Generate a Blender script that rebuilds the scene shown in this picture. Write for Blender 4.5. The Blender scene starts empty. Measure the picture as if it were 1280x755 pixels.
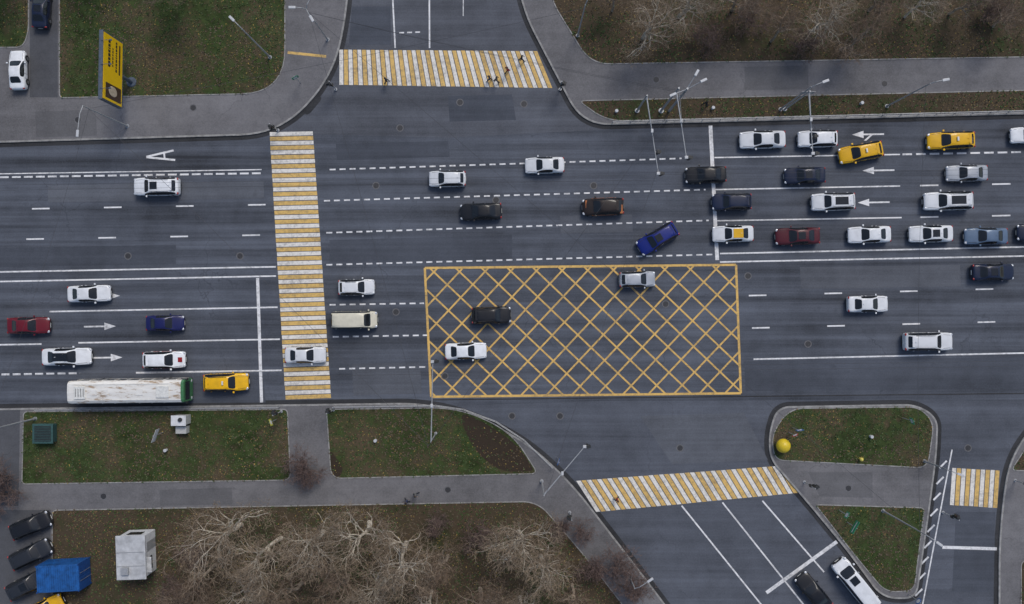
import bpy, bmesh, math, random
from mathutils import Vector, Matrix, noise as mnoise
R=random.Random(7)
S=0.09; CX,CY=640.0,377.5; H=90.0
def P(px,py,z=0.0): return Vector(((px-CX)*S,(CY-py)*S,z))
def PZ(px,py,h):
    k=(H-h)/H
    return Vector(((px-CX)*S*k,(CY-py)*S*k,h))
sc=bpy.context.scene
COL=sc.collection
# ---------------------------------------------------------------- materials
def newmat(name):
    m=bpy.data.materials.new(name); m.use_nodes=True
    nt=m.node_tree; b=nt.nodes['Principled BSDF']; return m,nt,b
def node(nt,t,**kw):
    n=nt.nodes.new(t)
    for k,v in kw.items():
        if hasattr(n,k) and not k.startswith('i_'): setattr(n,k,v)
    return n
def L(nt,a,b): nt.links.new(a,b)
def coords(nt,kind='Object'):
    return node(nt,'ShaderNodeTexCoord').outputs[kind]
def noise(nt,vec,scale,detail=4,rough=.55,out=0):
    n=node(nt,'ShaderNodeTexNoise'); n.inputs['Scale'].default_value=scale
    n.inputs['Detail'].default_value=detail; n.inputs['Roughness'].default_value=rough
    L(nt,vec,n.inputs['Vector']); return n.outputs[out]
def mapping(nt,vec,rot=0,scale=(1,1,1)):
    n=node(nt,'ShaderNodeMapping'); n.inputs['Rotation'].default_value=(0,0,rot); n.inputs['Scale'].default_value=scale
    L(nt,vec,n.inputs['Vector']); return n.outputs[0]
def mathn(nt,op,a,b=0.0,clamp=False):
    n=node(nt,'ShaderNodeMath',operation=op); n.use_clamp=clamp
    for i,v in enumerate((a,b)):
        if isinstance(v,(int,float)): n.inputs[i].default_value=v
        else: L(nt,v,n.inputs[i])
    return n.outputs[0]
def ramp(nt,fac,stops,interp='LINEAR'):
    n=node(nt,'ShaderNodeValToRGB'); cr=n.color_ramp; cr.interpolation=interp
    while len(cr.elements)<len(stops): cr.elements.new(.5)
    for e,(p,c) in zip(cr.elements,stops):
        e.position=p; e.color=(*c,1) if len(c)==3 else c
    L(nt,fac,n.inputs[0]); return n.outputs[0]
def mix(nt,f,a,b):
    n=node(nt,'ShaderNodeMix',data_type='RGBA')
    if isinstance(f,(int,float)): n.inputs[0].default_value=f
    else: L(nt,f,n.inputs[0])
    for i,v in ((6,a),(7,b)):
        if isinstance(v,tuple): n.inputs[i].default_value=(*v,1)
        else: L(nt,v,n.inputs[i])
    return n.outputs[2]
def sc3(c,k): return tuple(x*k for x in c)
def asphalt(name,col,rot=0.0,streak=.5,crack=1.0,contrast=.5,lanes=False):
    m,nt,b=newmat(name); v=coords(nt)
    big=noise(nt,v,.07,4,.6); mid=noise(nt,v,.6,3,.6)
    st=noise(nt,mapping(nt,v,rot,(.012,.55,1)),1.0,3,.6)
    st2=noise(nt,mapping(nt,v,rot,(.05,3.0,1)),1.0,2,.6)
    gr=noise(nt,v,6,2,.8)
    f=mathn(nt,'ADD',mathn(nt,'MULTIPLY',big,.36),mathn(nt,'MULTIPLY',mid,.16))
    f=mathn(nt,'ADD',f,mathn(nt,'MULTIPLY',st,streak*.6)); f=mathn(nt,'ADD',f,mathn(nt,'MULTIPLY',st2,streak*.3))
    f=mathn(nt,'ADD',f,mathn(nt,'MULTIPLY',gr,.20))
    tot=.36+.16+streak*.9+.20
    f=mathn(nt,'DIVIDE',f,tot)
    if lanes:
        s=node(nt,'ShaderNodeSeparateXYZ'); L(nt,v,s.inputs[0])
        yy=mathn(nt,'ADD',s.outputs[1],mathn(nt,'MULTIPLY',s.outputs[0],-.028))
        yy=mathn(nt,'ADD',yy,mathn(nt,'MULTIPLY',big,1.0))
        ph=mathn(nt,'MULTIPLY',mathn(nt,'SUBTRACT',yy,5.2),2*math.pi/3.6)
        a1=mathn(nt,'MULTIPLY',mathn(nt,'COSINE',ph),.010)
        a2=mathn(nt,'MULTIPLY',mathn(nt,'COSINE',mathn(nt,'MULTIPLY',ph,2.0)),-.012)
        ln=mathn(nt,'MULTIPLY',mathn(nt,'ADD',a1,a2),mathn(nt,'MULTIPLY',mathn(nt,'ADD',st,mid),1.2))
        f=mathn(nt,'ADD',f,ln)
    c=ramp(nt,f,[(.38,sc3(col,1-contrast)),(.5,col),(.62,sc3(col,1+contrast))])
    dn=noise(nt,v,.8,2,.6,1)
    add=node(nt,'ShaderNodeVectorMath',operation='ADD'); L(nt,v,add.inputs[0])
    scl=node(nt,'ShaderNodeVectorMath',operation='SCALE'); L(nt,dn,scl.inputs[0]); scl.inputs['Scale'].default_value=1.6
    L(nt,scl.outputs[0],add.inputs[1])
    vo=node(nt,'ShaderNodeTexVoronoi',feature='DISTANCE_TO_EDGE'); vo.inputs['Scale'].default_value=.09
    L(nt,add.outputs[0],vo.inputs['Vector'])
    ck=mathn(nt,'LESS_THAN',vo.outputs['Distance'],.0035)
    msk=ramp(nt,big,[(.48,(0,0,0)),(.6,(1,1,1))])
    ck=mathn(nt,'MULTIPLY',mathn(nt,'MULTIPLY',ck,msk),.34*crack)
    c=mix(nt,ck,c,sc3(col,.35))
    sp=ramp(nt,mid,[(.62,(0,0,0)),(.74,(1,1,1))])
    c=mix(nt,mathn(nt,'MULTIPLY',sp,.4),c,sc3(col,.5))
    L(nt,c,b.inputs['Base Color']); b.inputs['Roughness'].default_value=.85; b.inputs['Specular IOR Level'].default_value=.3
    return m
def paintmark(name,col,asph=(.06,.063,.07),wear=.5):
    m,nt,b=newmat(name); v=coords(nt)
    w=noise(nt,v,2.2,7,.75); w2=noise(nt,v,.25,3,.5)
    s=mathn(nt,'ADD',mathn(nt,'MULTIPLY',w,.7),mathn(nt,'MULTIPLY',w2,.3))
    f=ramp(nt,s,[(.58-.18*wear,(0,0,0)),(.75-.1*wear,(1,1,1))])
    f=mathn(nt,'MULTIPLY',f,.72)
    c=mix(nt,f,col,asph)
    L(nt,c,b.inputs['Base Color']); b.inputs['Roughness'].default_value=.7
    return m
def simple(name,col,rough=.6,var=.25,scale=4.0,metal=0.0,coat=0.0,bumpy=0.0,spec=None):
    m,nt,b=newmat(name); v=coords(nt)
    n=noise(nt,v,scale,3,.65)
    c=ramp(nt,n,[(.3,sc3(col,1-var)),(.7,tuple(min(1,x*(1+var)) for x in col))])
    L(nt,c,b.inputs['Base Color']); b.inputs['Roughness'].default_value=rough; b.inputs['Metallic'].default_value=metal
    b.inputs['Coat Weight'].default_value=coat; b.inputs['Coat Roughness'].default_value=.08
    if spec is not None: b.inputs['Specular IOR Level'].default_value=spec
    return m
def grassmat(name,green,green2,brown,brown_amt,speck):
    m,nt,b=newmat(name); v=coords(nt)
    n1=noise(nt,v,.9,5,.7); n2=noise(nt,v,.16,4,.62); n3=noise(nt,v,5,4,.8)
    c=mix(nt,n3,green,green2)
    c=mix(nt,ramp(nt,n1,[(.4,(0,0,0)),(.65,(1,1,1))]),c,sc3(green,.5))
    bf=ramp(nt,mathn(nt,'ADD',mathn(nt,'MULTIPLY',n2,.6),mathn(nt,'MULTIPLY',n1,.4)),[(.60-brown_amt*.3,(0,0,0)),(.70-brown_amt*.25,(1,1,1))])
    bc=mix(nt,n3,sc3(brown,.5),sc3(brown,1.4))
    c=mix(nt,bf,c,bc)
    vo=node(nt,'ShaderNodeTexVoronoi'); vo.inputs['Scale'].default_value=3.2; L(nt,v,vo.inputs['Vector'])
    dd=mathn(nt,'LESS_THAN',vo.outputs['Distance'],.22)
    sp=mathn(nt,'MULTIPLY',dd,ramp(nt,n2,[(.45,(0,0,0)),(.6,(1,1,1))]))
    c=mix(nt,mathn(nt,'MULTIPLY',sp,speck),c,(.25,.18,.08))
    L(nt,c,b.inputs['Base Color']); b.inputs['Roughness'].default_value=.95; b.inputs['Specular IOR Level'].default_value=.1
    return m
ASP=(.077,.086,.105)
M_road=asphalt('asphalt_main',ASP,math.radians(-1.5),.8,1.1,.62,True)
M_road2=asphalt('asphalt_slip',(.084,.093,.113),math.radians(51),.45,.8,.46)
M_road3=asphalt('asphalt_north',(.090,.097,.114),math.radians(90),.5,.9,.48)
M_patch=asphalt('asphalt_patch',(.064,.072,.089),0,.4,.4,.4)
M_patchl=asphalt('asphalt_patch_light',(.095,.103,.120),0,.4,.4,.4)
M_gut=asphalt('gutter_dirt',(.036,.037,.040),0,.3,.2,.6)
M_pave=asphalt('pavement_asphalt',(.148,.145,.150),.4,.15,1.0,.38)
M_pavel=asphalt('pavement_patch_asphalt',(.118,.117,.122),.4,.15,.4,.3)
M_park=asphalt('parking_asphalt',(.082,.085,.094),.4,.15,1.0,.3)
M_kerb=simple('kerb_concrete',(.26,.255,.245),.85,.35,1.5)
M_white=paintmark('white_road_paint',(.74,.74,.74),wear=.65)
M_yel=paintmark('yellow_road_paint',(.70,.44,.12),wear=.7)
M_cwhite=paintmark('crosswalk_white_paint',(.74,.71,.65),wear=.62)
M_cyel=paintmark('crosswalk_yellow_paint',(.68,.44,.13),wear=.75)
M_lawn=grassmat('lawn_grass',(.036,.058,.018),(.066,.088,.032),(.090,.070,.043),.45,.6)
M_wood=grassmat('woodland_floor',(.034,.042,.018),(.056,.060,.028),(.074,.056,.037),.80,.7)
M_soil=grassmat('bare_soil_mat',(.040,.032,.022),(.055,.045,.032),(.045,.034,.025),1.2,.3)
M_ground=grassmat('ground_grass',(.034,.043,.019),(.052,.059,.029),(.075,.060,.040),.6,.4)
M_metal=simple('galvanised_steel',(.36,.37,.38),.5,.12,3,.3)
M_dark=simple('dark_metal',(.04,.042,.045),.5,.3,5,.2)
M_wire=simple('wire_black',(.05,.05,.055),.6,.1)
# ---------------------------------------------------------------- mesh helpers
class MB:
    def __init__(s): s.v=[]; s.f=[]; s.m=[]; s.sm=[]
    def add(s,vs,fs,mat=0,smooth=False):
        o=len(s.v); s.v.extend([tuple(x) for x in vs])
        for i,f in enumerate(fs):
            s.f.append(tuple(o+k for k in f)); s.m.append(mat[i] if isinstance(mat,list) else mat); s.sm.append(smooth)
    def bm(s,bm,mat=0,smooth=False):
        bm.verts.index_update()
        s.add([v.co[:] for v in bm.verts],[[v.index for v in f.verts] for f in bm.faces],mat,smooth); bm.free()
    def box(s,c,size,mat=0,bev=0.0,rot=None,seg=2):
        b=bmesh.new(); bmesh.ops.create_cube(b,size=1)
        for v in b.verts: v.co=Vector((v.co.x*size[0],v.co.y*size[1],v.co.z*size[2]))
        if bev>0: bmesh.ops.bevel(b,geom=b.edges[:],offset=bev,segments=seg,affect='EDGES',profile=.6)
        M=Matrix.Translation(Vector(c))@(rot if rot else Matrix.Identity(4))
        b.transform(M); s.bm(b,mat,False)
    def cyl(s,p0,p1,r0,r1=None,n=10,mat=0,caps=True):
        if r1 is None: r1=r0
        p0=Vector(p0);p1=Vector(p1); d=(p1-p0).normalized()
        a=Vector((0,0,1)) if abs(d.z)<.9 else Vector((1,0,0))
        u=d.cross(a).normalized(); w=d.cross(u)
        vs=[];
        for i in range(n):
            t=2*math.pi*i/n; o=u*math.cos(t)+w*math.sin(t); vs.append(p0+o*r0)
        for i in range(n):
            t=2*math.pi*i/n; o=u*math.cos(t)+w*math.sin(t); vs.append(p1+o*r1)
        fs=[(i,(i+1)%n,n+(i+1)%n,n+i) for i in range(n)]
        s.add(vs,fs,mat,n>=6)
        if caps: s.add(vs,[tuple(range(n))[::-1],tuple(range(n,2*n))],mat,False)
    def ell(s,c,r,mat=0,n=12):
        b=bmesh.new(); bmesh.ops.create_uvsphere(b,u_segments=n,v_segments=max(6,n//2+2),radius=1)
        for v in b.verts: v.co=Vector((v.co.x*r[0]+c[0],v.co.y*r[1]+c[1],v.co.z*r[2]+c[2]))
        s.bm(b,mat,True)
    def mesh(s,name,mats):
        me=bpy.data.meshes.new(name); me.from_pydata(s.v,[],s.f)
        for m in mats: me.materials.append(m)
        me.polygons.foreach_set('material_index',s.m); me.polygons.foreach_set('use_smooth',s.sm); me.update(); return me
    def obj(s,name,mats,loc=(0,0,0),rz=0): return place(name,s.mesh(name,mats),loc,rz)
def place(name,me,loc=(0,0,0),rz=0,scale=(1,1,1)):
    o=bpy.data.objects.new(name,me); COL.objects.link(o); o.location=loc; o.rotation_euler=(0,0,rz); o.scale=scale; return o
def fillet(pts,steps=9):
    out=[]; n=len(pts)
    for i in range(n):
        p=Vector(pts[i][:2]); r=pts[i][2] if len(pts[i])>2 else 0
        a=Vector(pts[i-1][:2]); c=Vector(pts[(i+1)%n][:2])
        if r<=0: out.append(p); continue
        t=min(r,(a-p).length*.49,(c-p).length*.49)
        s=p+(a-p).normalized()*t; e=p+(c-p).normalized()*t
        for k in range(steps+1):
            u=k/steps; out.append(s*(1-u)**2+p*2*u*(1-u)+e*u*u)
    return out
def wpoly(pts): return [P(q[0],q[1]) for q in fillet(pts)]
def sheet(name,pts,z,mat,zbot=None):
    w=wpoly(pts) ; b=bmesh.new()
    vs=[b.verts.new((p.x,p.y,z)) for p in w]; f=b.faces.new(vs); b.normal_update()
    if f.normal.z<0: f.normal_flip()
    if zbot is not None:
        lo=[b.verts.new((p.x,p.y,zbot)) for p in w]; n=len(w)
        for i in range(n):
            j=(i+1)%n; b.faces.new((vs[i],vs[j],lo[j],lo[i]))
    bmesh.ops.triangulate(b,faces=[f])
    bmesh.ops.recalc_face_normals(b,faces=b.faces[:]) if zbot is not None else None
    me=bpy.data.meshes.new(name); b.to_mesh(me); b.free(); me.materials.append(mat)
    return place(name,me)
def area(w):
    return sum(w[i].x*w[(i+1)%len(w)].y-w[(i+1)%len(w)].x*w[i].y for i in range(len(w)))/2
def offset(w,d):
    n=len(w); sgn=1 if area(w)>0 else -1; out=[]
    for i in range(n):
        a=w[i-1];p=w[i];c=w[(i+1)%n]
        d1=(p-a); d2=(c-p)
        if d1.length<1e-6: d1=d2
        if d2.length<1e-6: d2=d1
        n1=Vector((-d1.y,d1.x,0)).normalized()*sgn; n2=Vector((-d2.y,d2.x,0)).normalized()*sgn
        nn=(n1+n2); nn=nn.normalized() if nn.length>1e-6 else n1
        k=1/max(.5,nn.dot(n1)); out.append(p+nn*d*k)
    return out
def kerb(name,pts,z0,z1,w=.18,mat=None,out=.02):
    base=[]; 
    for p in wpoly(pts):
        if not base or (p-base[-1]).length>1e-3: base.append(p)
    a=offset(base,-out); b2=offset(base,w); n=len(a); m=MB()
    vs=[(p.x,p.y,z0) for p in a]+[(p.x,p.y,z1) for p in a]+[(p.x,p.y,z1) for p in b2]+[(p.x,p.y,z0) for p in b2]
    fs=[]
    for i in range(n):
        j=(i+1)%n
        fs+= [(i,j,n+j,n+i),(n+i,n+j,2*n+j,2*n+i),(2*n+i,2*n+j,3*n+j,3*n+i)]
    m.add(vs,fs); return m.obj(name,[mat or M_kerb])
def gutter(pts,w=.5):
    base=[]
    for p in wpoly(pts):
        if not base or (p-base[-1]).length>1e-3: base.append(p)
    a=offset(base,-w); n=len(a); m=MB()
    vs=[(p.x,p.y,.006) for p in base]+[(p.x,p.y,.006) for p in a]
    m.add(vs,[(i,(i+1)%n,n+(i+1)%n,n+i) for i in range(n)]); return m.obj('road_gutter',[M_gut])
# ---------------------------------------------------------------- ground, roads, pavements
m=MB(); m.add([(-1500,-1500,-.05),(1500,-1500,-.05),(1500,1500,-.05),(-1500,1500,-.05)],[(0,1,2,3)]); m.obj('ground',[M_ground])
sheet('road',[(-700,-700),(2000,-700),(2000,1400),(-700,1400)],0,M_road)
sheet('side_road',[(545,508),(760,501),(1175,500),(1330,499),(1400,1390),(700,1390),(600,700)],.003,M_road2)
sheet('north_road',[(380,-690),(700,-690),(700,40),(755,162),(560,172),(330,166),(400,100)],.003,M_road3)
NW=[(-690,199),(350,168,70),(418,95,70),(437,0,100),(445,-690),(-690,-690)]
NE=[(642,-690),(646,0,60),(690,85,60),(728,157,35),(1280,143),(1990,125),(1990,-690)]
SW=[(-690,520),(550,503,80),(650,545,80),(712,600,60),(832,755,100),(1150,1190),(1150,1390),(-690,1390)]
SE=[(1990,485),(1330,497,60),(1262,560,50),(1248,660,60),(1245,1390),(1990,1390)]
IS=[(960,545,25),(970,508,18),(1145,505,30),(1172,522,18),(1170,570,20),(1160,645,20),(1145,748,16),(1102,748,20),(1060,690,50),(1008,627,30),(962,574,15)]
for nm,pp in (('pavement',NW),('pavement',NE),('pavement',SW),('pavement',SE),('traffic_island',IS)):
    sheet(nm,pp,.12,M_pave,-.04); kerb('kerb',pp,-.03,.145); gutter(pp)
G=[ ([(75,-680),(357,-680),(357,117,55),(75,123,6)],M_lawn,.55),
    ([(-680,-680),(37,-680),(37,40,10),(30,60,10),(-680,62)],M_lawn,.55),
    ([(690,-680),(688,0,20),(738,81,25),(1280,72),(1980,58),(1980,-680)],M_wood,.7),
    ([(722,126,10),(1280,113),(1980,98),(1980,121),(1280,139),(758,152,25)],M_wood,.5),
    ([(30,514,6),(360,511,6),(364,600,10),(28,605,6)],M_lawn,.35),
    ([(408,511,6),(575,509,40),(640,540,50),(673,592,10),(414,598,14)],M_lawn,.4),
    ([(66,637,6),(672,626,20),(728,690,50),(790,770,60),(1080,1180),(1080,1380),(66,1380)],M_wood,.95),
    ([(985,510,20),(1148,508,22),(1167,528,15),(1159,585,15),(968,575,12),(963,545,20)],M_lawn,.2),
    ([(1018,630,6),(1155,634,6),(1142,738,12),(1106,740,15),(1066,692,40)],M_lawn,.2),
    ([(1310,515,20),(1980,498),(1980,600),(1262,588,8)],M_wood,.5),
    ([(1275,700,8),(1980,690),(1980,1380),(1275,1380)],M_wood,.5)]
GP=[]
for pp,mt,br in G:
    sheet('lawn' if mt is M_lawn else 'grass_verge',pp,.15,mt,.05)
    kerb('lawn_edging',pp,.05,.17,.09); GP.append((wpoly(pp),br))
SOIL=[[(572,512,20),(610,530,30),(648,557,20),(668,588,6),(625,590,20),(590,560,30)],[(412,560,10),(430,585,15),(425,596,6),(416,596,6)]]
for q in SOIL: sheet('bare_soil',q,.156,M_soil)
sheet('parking_lot',[(38,-600),(73,-600),(73,122),(38,122)],.124,M_park)
sheet('parking_lot',[(-600,640),(64,637),(64,1300),(-600,1300)],.124,M_park)
sheet('parking_lot',[(-600,512),(26,510),(24,632),(-600,636)],.124,M_park)
for q,mt in [([(420,180),(560,176),(562,196),(421,200)],M_patch),([(930,452),(1280,446),(1280,486),(932,489)],M_patch),
    ([(560,120),(640,118),(645,150),(562,152)],M_patch),([(0,310),(220,306),(220,330),(0,334)],M_patch),
    ([(700,270),(790,268),(791,290),(701,292)],M_patchl),([(440,455),(525,453),(527,492),(442,494)],M_patchl),
    ([(1000,334),(1200,331),(1201,358),(1001,361)],M_patchl),([(800,520),(930,516),(960,575),(840,580)],M_patchl),
    ([(220,480),(330,478),(332,503),(222,504)],M_patch),([(1195,640),(1244,640),(1242,740),(1190,740)],M_patch),
    ([(60,232),(330,226),(330,248),(60,253)],M_patchl),([(440,8),(488,8),(489,56),(436,56)],M_patch),
    ([(412,300),(640,294),(640,324),(412,328)],M_patch)]:
    sheet('road_patch',q,.0075,mt)
sheet('road_stain',[(372,134,8),(392,114,8),(404,122,8),(384,146,8)],.009,M_gut)
sheet('road_seam',[(540,499),(1330,490.5),(1330,492),(540,500.6)],.009,M_gut)
for q in [([(45,140),(120,137),(122,170),(46,172)]),([(930,84),(1010,82),(1010,112),(931,113)]),([(200,612),(290,609),(291,630),(201,632)]),([(1010,590),(1090,590),(1090,622),(1024,620)])]:
    sheet('pavement_patch',q,.1245,M_pavel)
# ---------------------------------------------------------------- markings
class Marks:
    def __init__(s): s.b=MB()
    def quad(s,a,b,c,d,z=.012,mat=0): 
        vs=[Vector((q.x,q.y,z)) for q in (a,b,c,d)]
        if (vs[1]-vs[0]).cross(vs[2]-vs[0]).z<0: vs.reverse()
        s.b.add(vs,[(0,1,2,3)],mat)
    def line(s,x0,y0,x1,y1,w=.14,z=.012,mat=0):
        a=P(x0,y0);b=P(x1,y1); d=(b-a).normalized(); n=Vector((-d.y,d.x,0))*w/2
        s.quad(a-n,b-n,b+n,a+n,z,mat)
    def dash(s,x0,y0,x1,y1,on,off,w=.14,z=.012):
        Ln=math.hypot(x1-x0,y1-y0); t=0
        while t<Ln:
            e=min(t+on,Ln); k0=t/Ln;k1=e/Ln
            s.line(x0+(x1-x0)*k0,y0+(y1-y0)*k0,x0+(x1-x0)*k1,y0+(y1-y0)*k1,w,z); t+=on+off
K=Marks()
W=.17
K.line(-600,227,327,212,.12); K.dash(-600,231,327,216.5,11,4,.2)
for y in (261,299):
    for i in range(-6,4): K.line(40+i*90-(7 if y==299 else 0),y-i*1.6,62+i*90-(7 if y==299 else 0),y-i*1.6-.4,W)
K.line(-600,351,345,333.5,W); K.line(-600,364,345,345,W)
K.line(62,389.5,347,384,W); K.line(-600,442,52,430,W); K.line(98,428.5,350,424,W)
K.dash(-600,478,100,466.5,10,4,.22); K.line(170,466,352,463,.2)
K.line(322,347.5,327,503,.35,.0135)
for a in [(412,212,852,198),(405,251,882,237),(408,291,886,275.5),(408,331,893,318),(412,381,530,379),(416,421,534,419),(424,461,538,458.5)]:
    K.dash(*a,7.5,5,.17)
K.line(888,157,896.5,325,.42,.0135)
K.line(893,197,1125,193,.15); K.dash(1128,193,1990,176,12,5,.2)
for (xa,ya,xb,yb) in [(893,237,1125,232.5),(893,276,1127,272)]:
    K.line(xa,ya,xb,yb,.15)
    for i in range(10): K.line(1150+i*90,yb-.5-i*1.7,1173+i*90,yb-1-i*1.7,W)
K.line(900,317,1990,293,W); K.line(900,327.5,1990,306,W)
for i in range(11):
    K.line(936+i*94.5,369.5-i*2.6,958+i*94.5,369-i*2.6,W); K.line(940+i*94,410-i*2.4,962+i*94,409.5-i*2.4,W)
K.line(942,449,1990,425,W)
K.line(491,0,494,60,W); K.line(534,-500,537,60,W); K.line(491,-500,491,0,W); K.dash(499,41,527,40,6,4,.15); K.line(581,-400,579,20,.1); 
K.line(852,632,955,760,W); K.line(903,628,1135,920,W); K.line(955,760,1060,892,W); K.line(953,626,1030,715,W)
K.line(958,741,1046,677,.4,.0135)
K.line(1190,562,1153,757,.15)
for i in range(9):
    y=576+i*20; x=1190-(y-562)*.19; K.line(x-4,y,x-13,y+9,.2)
K.line(1178,684,1246,686,.35)
def arrow(cx,cy,ang,Lm=3.6):
    a=math.radians(ang); d=Vector((math.cos(a),math.sin(a),0)); n=Vector((-d.y,d.x,0)); c=P(cx,cy)
    K.quad(c-d*Lm*.5-n*.09,c+d*Lm*.15-n*.09,c+d*Lm*.15+n*.09,c-d*Lm*.5+n*.09)
    p=[c+d*Lm*.14-n*.42,c+d*Lm*.5,c+d*Lm*.14+n*.42]
    K.b.add([Vector((q.x,q.y,.0125)) for q in p],[(0,1,2)])
def arrow2(cx,cy,ang):
    arrow(cx,cy,ang); a=math.radians(ang); d=Vector((math.cos(a),math.sin(a),0)); c=P(cx,cy)
    n=Vector((-d.y,d.x,0))
    K.quad(c-d*.6,c-d*.3,c+d*.5+n*.7,c+d*.2+n*.7,.013)
for q in [(125,408,1),(133,447,1),(130,370,1),(1085,168,181),(1098,213,181),(1092,253,181)]:
    (arrow2 if q[0]==1085 else arrow)(*q)
K.line(183,196,217,188,.22); K.line(183,196.5,219,200,.22,.0125); K.line(205,190.5,206,199,.2,.013)
K.b.obj('road_markings',[M_white])
def lerp(a,b,t): return a+(b-a)*t
def crosswalk(c0,c1,c2,c3,n):
    k=Marks(); A=[P(*c) for c in (c0,c1,c2,c3)]
    for i in range(n):
        for (s,e,mt) in ((0.02,.44,0),(.52,.95,1)):
            t0=(i+s)/n;t1=(i+e)/n; j=R.uniform(-.004,.004)
            a=lerp(A[0],A[1],t0);b=lerp(A[0],A[1],t1);c=lerp(A[3],A[2],t1);d=lerp(A[3],A[2],t0)
            k.quad(lerp(a,d,-j),lerp(b,c,-j),lerp(b,c,1+j),lerp(a,d,1+j),.0145,mt)
    k.b.obj('crosswalk',[M_cwhite,M_cyel])
crosswalk((424,62),(672,64),(691,110),(424,106),22)
crosswalk((337,165),(357,500),(414,498),(391,164),29)
crosswalk((720,601),(978,582),(998,616),(745,640),20)
crosswalk((1190,585),(1250,588),(1247,635),(1187,631),5)
BX=[(531,335),(920,331),(926,491.5),(539,496)]
k=Marks(); B=[P(*c) for c in BX]
def bil(u,v):
    return lerp(lerp(B[0],B[1],u),lerp(B[3],B[2],u),v)
def bline(u0,v0,u1,v1,w=.2,z=.012):
    a=bil(u0,v0);b=bil(u1,v1); d=(b-a).normalized(); n=Vector((-d.y,d.x,0))*w/2; k.quad(a-n,b-n,b+n,a+n,z)
for e,(u0,v0,u1,v1) in enumerate([(0,0,1,0),(0,1,1,1),(0,0,0,1),(1,0,1,1)]): bline(u0,v0,u1,v1,.26,.0125 if e<2 else .0135)
Wd,Hd=388.0,160.0; sp=32.0
for sg in (1,-1):
    c=-Hd+ (6 if sg==1 else 16)
    while c<Wd:
        y0=max(0,-c); y1=min(Hd,Wd-c)
        if y1-y0>4:
            if sg==1: bline((c+y0)/Wd,y0/Hd,(c+y1)/Wd,y1/Hd,.19,.014)
            else: bline((c+y0)/Wd,1-y0/Hd,(c+y1)/Wd,1-y1/Hd,.19,.015)
        c+=sp
k.b.obj('yellow_box_junction',[M_yel])
k=Marks(); k.line(360,66,408,71,.3,.13); k.b.obj('tactile_paving',[M_cyel])
mm=simple('manhole_iron',(.045,.045,.048),.6,.4,20,.3); mr=simple('manhole_collar',(.12,.12,.125),.8,.3,6)
for x,y in [(242,135),(98,150),(655,130),(575,128),(500,160),(470,232),(620,250),(742,232),(935,345),(1010,430),(700,520),(850,560),(300,320),(160,320),(640,520),(1105,105),(820,100),(560,612),(130,620),(1210,560),(556,470),(832,380),(495,390),(1060,610)]:
    onp = (y<165 and x<330) or (y in (105,100,612,620,610)); z=.126 if onp else .017
    b=MB(); b.cyl((0,0,z-.02),(0,0,z),.42,.42,20,1); b.cyl((0,0,z-.01),(0,0,z+.004),.31,.31,20,0)
    for i in range(-2,3): b.box((i*.1,0,z+.007),(.03,.4,.008),0)
    b.obj('manhole_cover',[mm,mr],P(x,y))
# ---------------------------------------------------------------- cars
M_glass=simple('car_glass',(.012,.015,.019),.08,.1,1,0,0,spec=.5)
M_tyre=simple('tyre_rubber',(.02,.02,.02),.9,.2)
M_head=simple('headlamp',(.55,.57,.6),.15,.1,3,.2,.5)
M_tail=simple('tail_lamp',(.28,.01,.01),.25,.1,3,0,.5)
M_trim=simple('black_trim',(.018,.018,.02),.5,.2)
M_chrome=simple('alloy_wheel',(.4,.41,.42),.3,.1,3,.8)
M_plate=simple('number_plate',(.65,.65,.62),.5,.05)
def carpaint(name,col,metal=.0):
    m,nt,b=newmat(name); v=coords(nt)
    oi=node(nt,'ShaderNodeObjectInfo'); 
    av=node(nt,'ShaderNodeVectorMath',operation='ADD'); L(nt,v,av.inputs[0]); L(nt,oi.outputs['Location'],av.inputs[1])
    n=noise(nt,av.outputs[0],1.3,4,.6)
    c=mix(nt,ramp(nt,n,[(.4,(0,0,0)),(.8,(1,1,1))]),col,tuple(x*.74+.006 for x in col))
    c=mix(nt,mathn(nt,'MULTIPLY',oi.outputs['Random'],.5),c,tuple(x*.62 for x in col))
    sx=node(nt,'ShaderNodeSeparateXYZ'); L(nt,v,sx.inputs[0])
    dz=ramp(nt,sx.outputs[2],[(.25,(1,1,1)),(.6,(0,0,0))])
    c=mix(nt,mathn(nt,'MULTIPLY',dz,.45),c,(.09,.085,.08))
    L(nt,c,b.inputs['Base Color']); b.inputs['Roughness'].default_value=.45; b.inputs['Metallic'].default_value=metal; b.inputs['Specular IOR Level'].default_value=.3
    b.inputs['Coat Weight'].default_value=.35; b.inputs['Coat Roughness'].default_value=.1
    return m
PA={'white':carpaint('paint_white',(.80,.82,.84)),'silver':carpaint('paint_silver',(.45,.48,.52),.3),'black':carpaint('paint_black',(.008,.009,.012)),
 'navy':carpaint('paint_navy',(.007,.015,.045)),'dgrey':carpaint('paint_dark_grey',(.030,.034,.042),.2),'blue':carpaint('paint_blue',(.005,.018,.20)),'red':carpaint('paint_red',(.15,.006,.016)),'maroon':carpaint('paint_maroon',(.085,.006,.014)),
 'yellow':carpaint('paint_yellow',(.85,.47,.005)),'cream':carpaint('paint_cream',(.72,.68,.54)),'steel':carpaint('paint_steel_blue',(.12,.18,.27),.2),'orange':carpaint('paint_orange',(.50,.16,.04)),'ddblue':carpaint('paint_indigo',(.008,.012,.10)),'brown':carpaint('paint_black_brown',(.020,.012,.009))}
MATS=[PA['white'],M_glass,M_tyre,M_head,M_tail,M_trim,M_chrome,M_plate,PA['orange'],PA['yellow']]
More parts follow.
